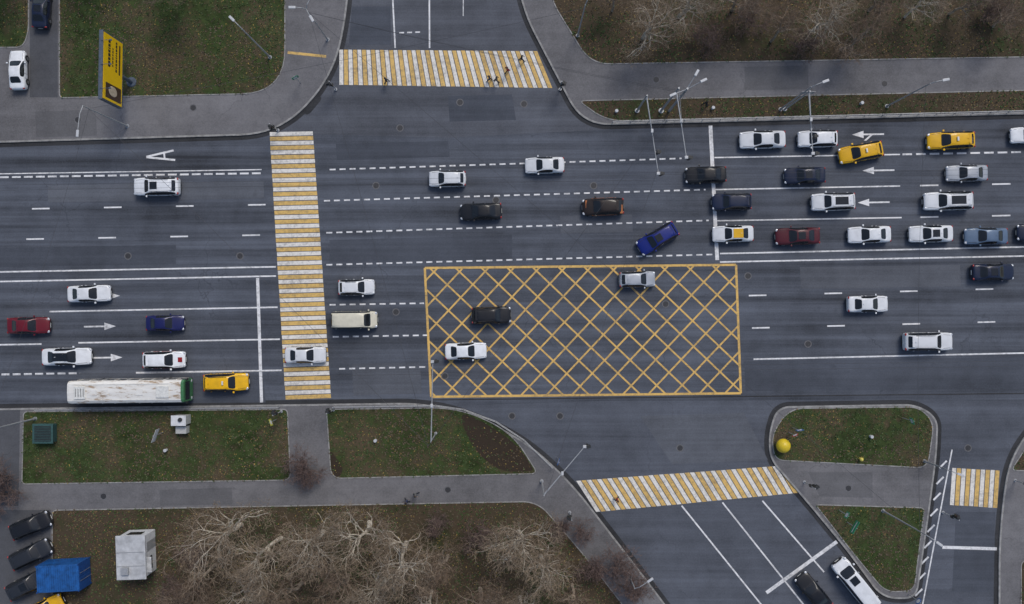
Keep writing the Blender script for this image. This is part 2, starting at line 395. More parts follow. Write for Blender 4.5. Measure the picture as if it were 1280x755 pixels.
SPEC={
'sedan':dict(L=4.6,Hh=1.44,st=[(2.30,.58,.36,.56,.60,.42),(2.24,.76,.24,.64,.69,.60),(2.02,.87,.2,.72,.78,.70),(1.5,.90,.2,.83,.89,.76),(1.0,.90,.2,.92,.98,.77),
   (.28,.905,.2,.95,1.38,.60),(-.35,.905,.2,.95,1.43,.62),(-.95,.90,.2,.96,1.39,.59),(-1.62,.90,.2,.97,1.05,.72),(-2.05,.87,.2,.95,1.02,.72),(-2.24,.78,.24,.88,.96,.64),(-2.30,.62,.36,.74,.80,.5)],ws=4,rf=5,rr=7,rg=8,cp=True,wb=(1.42,-1.35)),
'hatch':dict(L=4.1,Hh=1.5,st=[(2.05,.58,.36,.58,.62,.42),(1.99,.76,.24,.68,.73,.60),(1.78,.85,.2,.78,.84,.70),(1.35,.87,.2,.88,.94,.74),(.98,.875,.2,.95,1.01,.76),
   (.30,.88,.2,.98,1.44,.60),(-.45,.88,.2,.99,1.50,.62),(-1.35,.87,.2,1.0,1.45,.58),(-1.82,.85,.2,1.0,1.08,.64),(-1.98,.78,.24,.92,1.0,.62),(-2.05,.64,.36,.75,.82,.5)],ws=4,rf=5,rr=7,rg=8,cp=False,wb=(1.25,-1.25)),
'suv':dict(L=4.7,Hh=1.7,st=[(2.35,.62,.42,.72,.76,.46),(2.29,.80,.3,.82,.88,.64),(2.08,.91,.26,.92,.98,.74),(1.55,.94,.26,1.02,1.09,.80),(1.1,.945,.26,1.08,1.15,.81),
   (.50,.95,.26,1.12,1.62,.66),(-.5,.95,.26,1.12,1.69,.69),(-1.75,.94,.26,1.13,1.63,.64),(-2.12,.92,.26,1.12,1.22,.70),(-2.28,.86,.3,1.02,1.12,.68),(-2.35,.7,.42,.85,.92,.54)],ws=4,rf=5,rr=7,rg=8,cp=False,wb=(1.42,-1.42)),
'van':dict(L=5.1,Hh=2.05,st=[(2.55,.62,.4,.78,.82,.48),(2.48,.82,.28,.9,.95,.66),(2.2,.93,.25,1.02,1.09,.78),(1.85,.95,.25,1.12,1.18,.82),
   (1.25,.955,.25,1.15,1.92,.74),(0,.955,.25,1.15,2.02,.78),(-2.3,.95,.25,1.15,1.98,.76),(-2.48,.93,.25,1.12,1.5,.76),(-2.52,.88,.3,1.0,1.1,.74),(-2.56,.74,.4,.8,.9,.6)],ws=3,rf=4,rr=6,rg=7,cp=False,wb=(1.6,-1.55)),
}
def carbody(sp):
    st=sp['st']; secs=[]
    for (x,w,zb,be,tp,e) in st:
        half=[(w*.86,zb),(w*.985,zb+.1),(w,(zb+be)/2+.04),(w*.975,be),(e,tp-.025),(e-.08,tp+.004),(e*.5,tp+.022),(0,tp+.03)]
        sec=[(x,-y,z) for y,z in half]+[(x,y,z) for y,z in half[-2::-1]]
        secs.append(sec)
    n=len(secs[0]); vs=[p for s in secs for p in s]; fs=[];mt=[]
    ws,rf,rr,rg=sp['ws'],sp['rf'],sp['rr'],sp['rg']
    for i in range(len(secs)-1):
        for j in range(n-1):
            k=j if j<n//2 else n-2-j
            f=(i*n+j,i*n+j+1,(i+1)*n+j+1,(i+1)*n+j); mm_=0
            if k>=5 and i==ws: mm_=1
            if k>=5 and i==rr: mm_=1
            if k==3 and ws<=i<rr: mm_=1
            if k==3 and i==rr and not sp['cp']: mm_=1
            if k==0: mm_=5
            fs.append(f);mt.append(mm_)
        fs.append((i*n+n-1,i*n,(i+1)*n,(i+1)*n+n-1)); mt.append(5)
    fs.append(tuple(range(n))); mt.append(5); o=(len(secs)-1)*n; fs.append(tuple(range(o,o+n))[::-1]); mt.append(0)
    me=bpy.data.meshes.new('tmp'); me.from_pydata(vs,[],fs)
    for _ in range(6): me.materials.append(None)
    me.polygons.foreach_set('material_index',mt)
    b=bmesh.new(); b.from_mesh(me); bmesh.ops.recalc_face_normals(b,faces=b.faces[:])
    cl=b.edges.layers.float.get('crease_edge') or b.edges.layers.float.new('crease_edge')
    for e in b.edges:
        if len(e.link_faces)==2 and e.link_faces[0].material_index!=e.link_faces[1].material_index: e[cl]=.55
    b.to_mesh(me); b.free()
    ob=bpy.data.objects.new('tmp',me); COL.objects.link(ob)
    md=ob.modifiers.new('s','SUBSURF'); md.levels=2; md.render_levels=2
    dg=bpy.context.evaluated_depsgraph_get(); dg.update()
    ev=ob.evaluated_get(dg).to_mesh()
    V=[v.co[:] for v in ev.vertices]; F=[tuple(p.vertices) for p in ev.polygons]; Mt=[p.material_index for p in ev.polygons]
    bpy.data.objects.remove(ob)
    return V,F,Mt
def build_car(kind,extra=''):
    sp=SPEC[kind]; V,F,Mt=carbody(sp); b=MB(); b.add(V,F,Mt,True)
    st=sp['st']; Lh=sp['L']/2; w=max(s[1] for s in st); cow=st[sp['ws']]; rfr=st[sp['rf']]
    rw=.36 if kind in('suv','van') else .32
    for wx in sp['wb']:
        for sy in (-1,1):
            b.cyl((wx,sy*(w-.24),rw+.05),(wx,sy*(w+.006),rw+.05),rw+.075,rw+.06,20,5)
            b.cyl((wx,sy*(w-.2),rw),(wx,sy*(w+.012),rw),rw,rw-.02,20,2)
            b.cyl((wx,sy*(w-.1),rw),(wx,sy*(w+.02),rw),rw*.66,rw*.6,14,6)
            for a in range(5):
                t=a*2*math.pi/5; b.box((wx+math.cos(t)*rw*.36,sy*(w+.02),rw+math.sin(t)*rw*.36),(.05,.012,.05),5)
    for sy in (-1,1):
        b.box((cow[0]-.22,sy*(w+.10),cow[3]+.06),(.17,.20,.13),0,.045)
        b.box((cow[0]-.30,sy*(w+.10),cow[3]+.06),(.02,.15,.09),1)
        zf=st[2][3]-.07
        b.ell((Lh-.17,sy*(w-.24),zf-.02),(.17,.17,.085),3)
        b.ell((-Lh+.10,sy*(w-.20),st[-3][3]-.10),(.10,.16,.10),4)
        for dx in (.95*(cow[0]) , rfr[0]-.75, st[sp['rr']][0]-.05):
            b.box((dx,sy*(w-.004),(st[5][3]+.35)/2+.05),(.018,.02,st[5][3]-.42),5)
        b.box((0,sy*(w-.03),.33),(sp['wb'][0]-sp['wb'][1]-.9,.05,.09),5,.01)
        for dx in (rfr[0]-.55,st[sp['rr']][0]+.25): b.box((dx,sy*(w+.0),st[5][3]-.12),(.16,.035,.03),0,.008)
        e0,e1=rfr[5],w*.975
        px=rfr[0]-.75
        zt=rfr[4]+.0; zb=rfr[3]
        a=Vector((px,sy*(e1-.01),zb)); c=Vector((px,sy*(e0+.02),zt-.03)); b.cyl(a,c,.035,.03,5,5)
        b.cyl((cow[0]-.02,sy*.12+.15,cow[4]+.035),(cow[0]-.14,sy*.12-.38,cow[4]+.11),.012,.01,4,5)
    b.box((Lh-.03,0,st[1][3]-.10),(.05,.80,.16),5,.02); b.box((Lh-.02,0,.38),(.07,1.0,.12),5,.02)
    b.box((Lh+.0,0,.46),(.03,.50,.10),7); b.box((-Lh-.005,0,st[-2][3]-.28),(.03,.50,.11),7)
    b.box((-Lh+.02,0,.36),(.07,1.1,.16),5,.03)
    if kind in('suv','hatch') or 'rails' in extra:
        zt=st[sp['rf']+1][4]
        if kind=='suv' or 'rails' in extra:
            for sy in(-1,1):
                b.cyl((rfr[0]-.15,sy*(rfr[5]-.03),zt+.03),(st[sp['rr']][0]+.2,sy*(rfr[5]-.03),zt+.02),.022,.022,6,5)
        b.box((st[sp['rr']][0]-.02,0,st[sp['rr']][4]+.02),(.22,1.05,.03),0,.012)
    ztop=max(v[2] for v in V)
    if 'sunroof' in extra: b.box((rfr[0]-.52,0,ztop-.002),(.75,.78,.02),1,.008)
    if 'pano' in extra: b.box(((rfr[0]+st[sp['rr']][0])/2,0,ztop-.004),(1.4,.84,.024),1,.008)
    if 'taxi' in extra:
        b.box((rfr[0]-.55,0,ztop+.07),(.16,.42,.13),7,.03); b.box((rfr[0]-.55,0,ztop+.06),(.17,.12,.06),5)
        for sy in(-1,1):
            for q in range(9): b.box((.9-q*.24,sy*(w+.0),.72+(.045 if q%2 else -.045)),(.12,.02,.08),5)
    if 'redtrim' in extra:
        for sy in(-1,1): b.box((0,sy*(w+.0),.7),(2.4,.02,.18),4); 
        b.box((st[2][0]-.2,0,st[3][4]+.0),(.5,.5,.02),4,.005)
    if 'orange' in extra:
        for sy in(-1,1): b.box((-.1,sy*(w+.0),.68),(2.4,.03,.34),8)
        b.box((-Lh+.30,.35,st[-3][4]+.06),(.26,.9,.03),8,.01); b.box((Lh-.5,-.3,st[2][4]+.03),(.35,.8,.03),8,.01)
    if 'yhood' in extra: b.box((rfr[0]-.7,0,ztop-.006),(1.1,1.0,.03),9,.01)
    b.box((st[sp['rr']][0]+.18,0,ztop+.02),(.14,.04,.07),0,.015)
    for sy in(-1,1):
        pts=[]
        for t in range(5):
            x=cow[0]+.05+(st[2][0]-.1-cow[0])*t/4; y=sy*(.73-.08*t/4)
            i=next(q for q in range(len(st)-1) if st[q][0]>=x>=st[q+1][0]); u=(st[i][0]-x)/(st[i][0]-st[i+1][0]); z=st[i][4]*(1-u)+st[i+1][4]*u
            pts.append(Vector((x,y,z+.0)))
        for p,q in zip(pts,pts[1:]): b.cyl(p,q,.013,.013,4,5,False)
    return b.mesh(kind+'_body',MATS)
CM={}
def car(kind,px,py,Lpx,head,col,extra='',name='car',z=0):
    key=(kind,extra)
    if key not in CM: CM[key]=build_car(kind,extra)
    k=.989; x=(px-CX)*S*k; y=(CY-py)*S*k
    Lm=Lpx*S*.972; sx=Lm/SPEC[kind]['L']; sy=(.5+.5*sx)*1.02
    o=place(name,CM[key],(x,y,z),math.radians(head+R.uniform(-.8,.8)),(sx,min(1.08,max(.95,sy)),min(1.05,max(.95,sy))))
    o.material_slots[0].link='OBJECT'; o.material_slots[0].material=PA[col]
    return o
W_,E_=181.3,1.1
cars=[('suv',195,233,58,W_,'white','sunroof'),('sedan',110,367,54,E_,'white',''),('sedan',82,446,62,E_,'white','pano'),
('sedan',381,444,52,E_,'white',''),('hatch',445,359,46,E_,'white','rails'),('hatch',559,223,47,W_,'white',''),('sedan',681,206,50,W_,'white',''),
('sedan',582,439,53,E_,'white',''),('hatch',797,349,46,E_,'silver',''),('sedan',954,174,58,W_,'white',''),('hatch',1023,173,50,W_,'white',''),
('sedan',1086,380,52,E_,'white',''),('suv',1161,427,62,E_,'white',''),('suv',1042,252,55,W_,'white','pano'),('suv',1186,251,62,W_,'white','pano'),
('sedan',1088,293,54,W_,'white',''),('sedan',1165,292,55,W_,'white','sunroof'),('sedan',1210,216,52,W_,'silver',''),('sedan',1290,168,50,W_,'white',''),
('sedan',601,264,53,W_,'black',''),('hatch',754,258,53,W_,'brown','orange'),('suv',614,394,50,E_,'black',''),('sedan',883,218,52,W_,'black',''),('sedan',1007,219,52,W_,'navy','sunroof'),
('suv',915,252,50,W_,'navy',''),('sedan',1243,340,54,1,'navy','sunroof'),('suv',822,298,54,211,'blue','sunroof'),('sedan',205,404,48,E_,'ddblue',''),('sedan',1234,295,54,W_,'steel',''),('sedan',1300,290,54,W_,'navy',''),
('sedan',34,407,53,E_,'red',''),('sedan',998,295,56,W_,'maroon','sunroof'),
('sedan',1018,741,54,129,'black','')]
for c in cars: car(*c)
for c in [('hatch',204,450,54,E_,'white','redtrim'),('suv',282,478,57,E_,'yellow','taxi'),('hatch',1190,175,60,W_,'yellow','taxi'),('hatch',1077,190,56,190,'yellow','taxi'),('sedan',917,292,52,W_,'white','yhood')]: car(*c,name='taxi')
car('van',443,400,58,E_,'cream',name='minibus'); car('van',1070,730,72,129,'white','sunroof',name='delivery_van')
for c in [('sedan',21,87,50,92,'white',''),('sedan',50,10,50,88,'navy','sunroof'),('suv',38,657,52,22,'black',''),('suv',38,693,54,25,'dgrey',''),('suv',34,731,54,26,'dgrey','sunroof'),('suv',54,762,54,26,'yellow','taxi')]: car(*c,name='parked_car',z=.12)
# ---------------------------------------------------------------- bus
def bus():
    b=MB(); Lb,Wb,Hb=12.7,2.55,3.05
    prof=[(-Wb/2+.02,.35),(-Wb/2,.6),(-Wb/2,1.15),(-Wb/2+.02,2.45),(-Wb/2+.10,2.8),(-Wb/2+.35,3.0),(0,3.06),(Wb/2-.35,3.0),(Wb/2-.10,2.8),(Wb/2-.02,2.45),(Wb/2,1.15),(Wb/2,.6),(Wb/2-.02,.35)]
    xs=[-Lb/2,-Lb/2+.05,-Lb/2+.3]+[-Lb/2+.3+i*(Lb-.6)/10 for i in range(1,10)]+[Lb/2-.3,Lb/2-.05,Lb/2]
    n=len(prof); vs=[];fs=[];mt=[]
    for i,x in enumerate(xs):
        k=.93 if i in(0,len(xs)-1) else (.98 if i in (1,len(xs)-2) else 1)
        vs+=[(x,y*k,1.5+(z-1.5)*k) for y,z in prof]
    for i in range(len(xs)-1):
        for j in range(n-1):
            m_=0
            if j in (2,9): m_=1
            if i>=len(xs)-3: m_=2 if m_==0 else 1
            if j in(0,11): m_=3
            fs.append((i*n+j,(i+1)*n+j,(i+1)*n+j+1,i*n+j+1));mt.append(m_)
        fs.append((i*n,i*n+n-1,(i+1)*n+n-1,(i+1)*n));mt.append(3)
    fs.append(tuple(range(n)));mt.append(0); fs.append(tuple(range((len(xs)-1)*n,len(xs)*n)));mt.append(2)
    b.add(vs,fs,mt)
    b.box((Lb/2-.02,0,1.9),(.06,2.0,1.2),1,.02); b.box((-Lb/2+.02,0,2.1),(.06,1.7,.8),1,.02)
    for i in range(9):
        x=-Lb/2+.9+i*1.35
        for sy in(-1,1): b.box((x,sy*(Wb/2+.0),1.8),(.09,.04,1.3),0)
    for x in (Lb/2-1.3,.6,-3.6): b.box((x,-Wb/2-.01,1.45),(1.25,.05,2.1),1,.02)
    for x in (3.6,-3.2):
        for sy in(-1,1):
            b.cyl((x,sy*(Wb/2-.35),.5),(x,sy*(Wb/2+.02),.5),.58,.56,22,3); b.cyl((x,sy*(Wb/2-.3),.48),(x,sy*(Wb/2+.035),.48),.48,.46,22,4); b.cyl((x,sy*(Wb/2-.2),.48),(x,sy*(Wb/2+.045),.48),.27,.25,14,5)
    b.box((4.1,0,3.10),(1.4,1.3,.14),6,.05); b.box((-4.9,0,3.10),(1.2,1.4,.14),6,.05)
    for x in (1.6,-2.2,-3.4): b.box((x,0,3.07),(.75,.7,.05),0,.02)
    for sy in(-.85,.85): b.box((-.5,sy,3.03),(10.5,.04,.04),6)
    for q in range(4): b.box((-5.3+q*.28,0,3.175),(.05,.9,.015),3)
    for sy in(-1,1):
        b.box((Lb/2+.12,sy*1.28,2.3),(.12,.22,.4),3,.03); b.ell((Lb/2-.02,sy*.95,.75),(.08,.2,.14),7); b.box((-Lb/2,sy*1.05,1.1),(.05,.15,.4),8)
    m,nt,p=newmat('bus_white'); v=coords(nt)
    st=noise(nt,mapping(nt,v,0,(.5,2,1)),1.2,6,.7)
    c=ramp(nt,st,[(.35,(.78,.77,.73)),(.54,(.70,.68,.63)),(.63,(.36,.26,.17))]); L(nt,c,p.inputs['Base Color']); p.inputs['Roughness'].default_value=.5
    x,y=(157-CX)*S*.968,(CY-490)*S*.968
    b.obj('bus',[m,M_glass,simple('bus_green',(.05,.17,.07),.4),M_trim,M_tyre,M_chrome,simple('roof_unit_white',(.66,.66,.62),.6,.2),M_head,M_tail],(x,y,0),math.radians(.7))
bus()
# ---------------------------------------------------------------- street furniture
M_lamp=simple('lamp_housing',(.50,.51,.52),.4,.1)
M_lens=simple('lamp_lens',(.7,.7,.66),.2,.05)
def street_lamp(bx,by,ang,arm=1.8,h=9.5,heads=1,name='street_lamp'):
    b=MB(); z0=.12
    b.cyl((0,0,z0),(0,0,z0+.5),.14,.12,10,0); b.cyl((0,0,z0+.5),(0,0,h),.10,.06,10,0); b.cyl((0,0,z0),(0,0,z0+.04),.22,.22,12,0)
    for i in range(heads):
        a=math.radians(ang)+ (math.pi if heads==2 and i else 0) if heads<3 else math.radians(ang+i*120)
        d=Vector((math.cos(a),math.sin(a),0)); p=Vector((0,0,h-.05))
        q=p+d*arm*.35+Vector((0,0,.45)); r=p+d*arm+Vector((0,0,.55))
        b.cyl(p,q,.05,.045,7,0); b.cyl(q,r,.045,.04,7,0)
        rot=Matrix.Rotation(a,4,'Z')
        b.box(r+d*.3,(.7,.26,.11),1,.04,rot); b.box(r+d*.33-Vector((0,0,.06)),(.4,.16,.02),2,0,rot)
    return b.obj(name,[M_metal,M_lamp,M_lens],P(bx,by))
street_lamp(338,72,135,.9); street_lamp(410,50,60,1.0,heads=3); street_lamp(160,158,-95,2.6,heads=1); street_lamp(722,45,60,.9)
street_lamp(1108,133,10,1.0); street_lamp(45,523,200,1.2); street_lamp(1103,638,-35,1.0); street_lamp(1155,576,-20,.8,5)
street_lamp(785,716,35,1.6,5); street_lamp(975,137,20,1.0)
for x,y,a in [(-250,165,-90),(-480,165,-90),(1500,110,90),(1750,105,90),(-200,530,90),(1420,520,90)]: street_lamp(x,y,a,2)
M_sig=simple('signal_black',(.02,.022,.022),.5,.1)
LG=[simple('signal_red',(.35,.02,.015),.3),simple('signal_amber',(.4,.2,.02),.3),simple('signal_green',(.02,.25,.12),.3)]
def head(b,c,a):
    rot=Matrix.Rotation(a,4,'Z'); d=Vector((math.cos(a),math.sin(a),0)); c=Vector(c)
    b.box(c,(.24,.36,1.05),1,.04,rot)
    for i in range(3):
        p=c+Vector((0,0,.32-.32*i)); b.cyl(p+d*.1,p+d*.14,.12,.12,12,2+i); b.box(p+d*.22+Vector((0,0,.13)),(.22,.26,.02),1,0,rot)
def traffic_light(x,y,a,z0=.12,h=3.4):
    b=MB(); b.cyl((0,0,z0),(0,0,h),.07,.06,8,0); b.cyl((0,0,z0),(0,0,z0+.05),.18,.18,10,0); a=math.radians(a)
    head(b,(math.cos(a)*.2,math.sin(a)*.2,h-.6),a); 
    b.box((0,0,h-1.4),(.2,.3,.5),1,.03)
    b.obj('traffic_light',[M_metal,M_sig]+LG,P(x,y))
for q in [(348,163,-90),(420,112,200),(700,112,-20),(352,514,90),(417,512,90),(712,640,160),(1005,602,20),(1178,640,90),(1268,600,180)]: traffic_light(*q)
def mast_arm(bx,by,ex,ey,h=7.0,r=.13,extras=2,ph=None):
    b=MB(); base=P(bx,by); e=PZ(ex,ey,h)-base; e.z=h
    ph=ph or h+.4
    b.cyl((0,0,.12),(0,0,ph),r,r*.65,10,0); b.cyl((0,0,.12),(0,0,.3),r*2,r*2,12,0)
    t=Vector((0,0,h)); b.cyl(t,e,.075,.045,8,0); b.cyl((0,0,ph-.05),lerp(t,e,.6)+Vector((0,0,.06)),.02,.02,5,0)
    for i in range(extras):
        c=lerp(t,e,1-.28*i)
        head(b,c+Vector((.28,0,-.2)),0.0)
        b.cyl(c,c+Vector((.28,0,0)),.04,.04,6,0)
    b.box(e+Vector((0,0,.1)),(.4,.3,.2),5,.04)
    b.box(lerp(t,e,.45)+Vector((0,0,.15)),(.25,.4,.16),5,.04)
    b.obj('traffic_signal_mast',[M_metal,M_sig]+LG+[M_lamp],base)
mast_arm(796,139,823,217,6.5); mast_arm(826,139,858,197,8.5,.15,1,9.8); mast_arm(980,137,1016,192,7.5,.12,2)
mast_arm(677,601,731,558,6.5,.11,1); mast_arm(545,541,541,452,5.5,.08,1)
b=MB(); b.cyl((0,0,.12),(0,0,9.6),.16,.11,12,0)
for a in (25,205,60): 
    a=math.radians(a); d=Vector((math.cos(a),math.sin(a),0)); b.cyl((0,0,9.3),d*1.5+Vector((0,0,9.9)),.05,.04,8,0); b.box(d*1.7+Vector((0,0,9.95)),(.7,.26,.14),1,.05,Matrix.Rotation(a,4,'Z'))
b.obj('street_lamp',[M_metal,M_lamp],P(836,139))
M_sb=simple('sign_blue',(.02,.10,.35),.4,.05);M_sw=simple('sign_white',(.6,.6,.6),.4,.05);M_sr=simple('sign_red',(.40,.02,.02),.4,.05);M_sg=simple('sign_green',(.03,.24,.12),.4,.05);M_sy=simple('sign_yellow',(.5,.5,.06),.4,.05)
def sign(x,y,a,kind='square',mt=None,h=2.8):
    b=MB(); b.cyl((0,0,.12),(0,0,h),.04,.04,8,0); rot=Matrix.Rotation(math.radians(a),4,'Z'); d=rot@Vector((1,0,0))
    if kind=='square': b.box(d*.06+Vector((0,0,h-.4)),(.03,.75,.75),1,.005,rot); b.box(d*.08+Vector((0,0,h-.4)),(.01,.45,.45),2,.0,rot)
    elif kind=='round':
        c=Vector((0,0,h-.4)); b.cyl(c+d*.05,c+d*.08,.36,.36,20,1); b.cyl(c+d*.081,c+d*.09,.26,.26,20,2)
    else: b.box(d*.06+Vector((0,0,h-.5)),(.04,1.5,.9),1,.01,rot); b.box(d*.09+Vector((0,0,h-.5)),(.01,1.3,.12),2,0,rot)
    b.obj('traffic_sign',[M_metal,mt or M_sb,M_sw],P(x,y))
for q in [(376,104,-60,'square',M_sg),(346,524,20,'square',M_sy),(205,540,-20,'board',M_lamp),(1127,522,200,'square',M_sg),(985,540,120,'round',M_sr),(990,534,100,'square',M_sb),(1048,637,150,'square',M_sg),(1058,652,150,'board',M_sg),(697,572,160,'square',M_sb),(1000,122,-90,'board',M_metal),(1135,742,140,'round',M_sb)]: sign(*q)
b=MB(); b.cyl((0,0,.15),(0,0,.35),.5,.4,20,1); b.ell((0,0,1.05),(.8,.8,.8),0,24)
b.cyl((0,0,1.02),(0,0,1.08),.815,.815,28,1)
b.obj('yellow_ball_ornament',[simple('ball_yellow',(.66,.48,.02),.4,.1),M_dark],P(975,555))
b=MB(); b.cyl((0,0,.15),(0,0,.5),.15,.12,12,0); b.ell((0,0,.62),(.22,.22,.2),0,14); b.obj('bollard',[simple('bollard_yellow',(.6,.5,.1),.5)],P(1074,573))
for x,y in [(1087,545),(209,562),(470,550),(890,136),(1075,130),(770,140)]:
    b=MB(); b.cyl((0,0,.15),(0,0,.62),.16,.14,12,0); b.cyl((0,0,.62),(0,0,.68),.2,.17,12,0); b.obj('bollard',[M_lamp],P(x,y))
def billboard():
    c=P(165,103); b=MB()
    b.cyl((0,0,.12),(0,0,2.6),.22,.2,14,0); b.cyl((0,0,.12),(0,0,.25),.6,.5,14,0); b.box((0,0,2.5),(.35,6.4,.2),0,.03)
    b.box((0,0,4.75),(.42,7.2,4.3),0,.04)
    for sx in(1,-1):
        b.box((sx*.225,0,4.75),(.03,6.9,4.0),1)
        b.box((sx*.243,-2.4,4.6),(.012,1.6,3.3),2,.004); b.ell((sx*.25,-2.3,4.7),(.012,.55,.9),4)
        for i,(yy,ln,hh) in enumerate([(1.6,2.6,.45),(1.3,2.0,.22),(1.7,2.9,.3)]):
            zz=5.6-i*.75
            t=0
            while t<ln:
                wl=R.uniform(.12,.35); b.box((sx*.243,yy+ln/2-t-wl/2,zz),(.012,wl,hh),3); t+=wl+.09
        b.box((sx*.243,1.4,3.4),(.012,3.2,.3),2)
    for yy in (-2.5,0,2.5):
        b.cyl((0,yy,6.9),(1.1,yy,7.1),.03,.03,6,0); b.box((1.1,yy,7.05),(.2,.2,.12),0,.03)
    b.obj('billboard',[simple('billboard_frame',(.07,.09,.12),.5),simple('poster_yellow',(.85,.53,.005),.5,.05),simple('poster_dark',(.06,.035,.02),.5,.4),M_trim,simple('poster_cream',(.5,.42,.3),.5,.2)],c,math.radians(-1))
billboard()
b=MB(); wp=simple('kiosk_panel',(.60,.61,.62),.6,.15,2); 
b.box((0,0,1.5),(2.9,4.5,2.75),0,.04); b.box((0,0,2.95),(3.2,4.8,.18),1,.04); b.box((0,.6,3.06),(3.0,.05,.05),2); b.box((0,-.9,3.06),(3.0,.05,.05),2)
b.box((1.47,.9,1.3),(.04,1.0,2.1),2,.01); b.box((1.47,-1.0,1.7),(.04,1.4,1.1),3,.01); b.box((0,2.27,1.7),(1.6,.04,1.0),3,.01); b.box((1.7,-1.0,2.4),(.5,1.7,.05),1)
b.box((-.6,-1.4,3.2),(.8,.8,.35),2,.04)
b.obj('kiosk',[wp,simple('kiosk_roof',(.44,.45,.46),.6,.25,1.2),M_metal,M_glass],P(180,686,.12),math.radians(2))
b=MB(); b.box((0,0,1.35),(4.6,2.9,2.5),0,.03)
for i in range(19):
    x=-2.16+i*.24; b.box((x,0,2.63),(.10,2.7,.06),0,.01)
    for sy in(-1,1): b.box((x,sy*1.46,1.35),(.10,.05,2.3),0,.01)
for x in(-2.28,2.28):
    for y in (-1.42,1.42): b.box((x,y,1.35),(.14,.14,2.66),1,.01)
for y in (-.7,.7): b.box((2.33,y,1.35),(.05,1.3,2.3),1,.01); b.cyl((2.4,y*.6,.3),(2.4,y*.6,2.4),.02,.02,6,2)
b.obj('shipping_container',[simple('container_blue',(.012,.09,.29),.5,.4,1.5),simple('container_frame',(.010,.06,.22),.5),M_metal],P(89,713,.13),math.radians(3))
b=MB(); b.box((0,0,.55),(2.1,2.0,.9),0,.04); b.box((0,0,1.03),(2.3,2.2,.1),0,.03); b.box((0,0,1.09),(1.8,1.7,.03),1)
for i in range(9): b.box((0,-.72+i*.18,1.12),(1.75,.05,.06),0)
b.obj('ventilation_shaft',[simple('vent_teal',(.03,.08,.075),.6),M_sig],P(61,540,.12))
b=MB(); b.box((0,0,.8),(1.5,1.0,1.5),0,.03); b.box((0,0,1.6),(1.65,1.15,.1),1,.03); b.box((0,-1.15,.5),(1.2,.8,.9),0,.03); b.box((-.02,-.52,.8),(.02,.02,1.3),2); b.cyl((.2,.1,1.65),(.2,.1,1.85),.25,.2,12,2)
b.obj('electrical_cabinet',[simple('cabinet_grey',(.45,.45,.43),.6,.15),wp,M_dark],P(231,523,.12))
def railing(pts,h=.95,sp=2.0):
    b=MB(); W3=[P(*p) for p in pts]
    for a,c in zip(W3,W3[1:]):
        Ln=(c-a).length; n=max(1,int(Ln/sp))
        for z in (.25+.12,h+.12): b.cyl(a+Vector((0,0,z)),c+Vector((0,0,z)),.03,.03,5,0)
        for i in range(n+1):
            p=lerp(a,c,i/n); b.cyl(p+Vector((0,0,.12)),p+Vector((0,0,h+.14)),.04,.04,6,0)
        nb=int(Ln/.25)
        for i in range(nb): p=lerp(a,c,(i+.5)/nb); b.cyl(p+Vector((0,0,.37)),p+Vector((0,0,h+.12)),.01,.01,3,0,False)
    b.obj('metal_railing',[M_metal])
railing([(50,511.5),(350,508.5)]); railing([(418,508),(545,506),(580,511),(620,526),(655,549),(690,583)])
railing([(765,154.5),(1280,141),(1800,127)])
def wire(p,q,sag=.4,r=.012):
    b=MB(); n=14; pr=None
    for i in range(n+1):
        t=i/n; c=lerp(p,q,t); c=c-Vector((0,0,4*sag*t*(1-t)))
        if pr is not None: b.cyl(pr,c,r,r,4,0,False)
        pr=c
    return b
wb=MB()
def PW(x,y,z): return Vector((P(x,y).x,P(x,y).y,z))
for (x0,y0,x1,y1) in [(410,50,836,139),(410,50,545,541),(836,139,545,541),(722,45,160,158),(836,139,677,601),(410,50,826,139),(160,158,545,541),(1108,133,1103,638),(410,50,1103,638),(45,523,160,158)]:
    w_=wire(PW(x0,y0,8.6),PW(x1,y1,8.3),.9,.015); wb.add(w_.v,w_.f,0)
for x0,y0,x1,y1 in [(-500,250,1700,215),(-500,256,1700,221),(-500,470,1700,440),(-500,476,1700,446)]:
    w_=wire(PW(x0,y0,6.2),PW(x1,y1,6.2),.2,.012); wb.add(w_.v,w_.f,0)
wb.obj('overhead_wires',[M_wire])
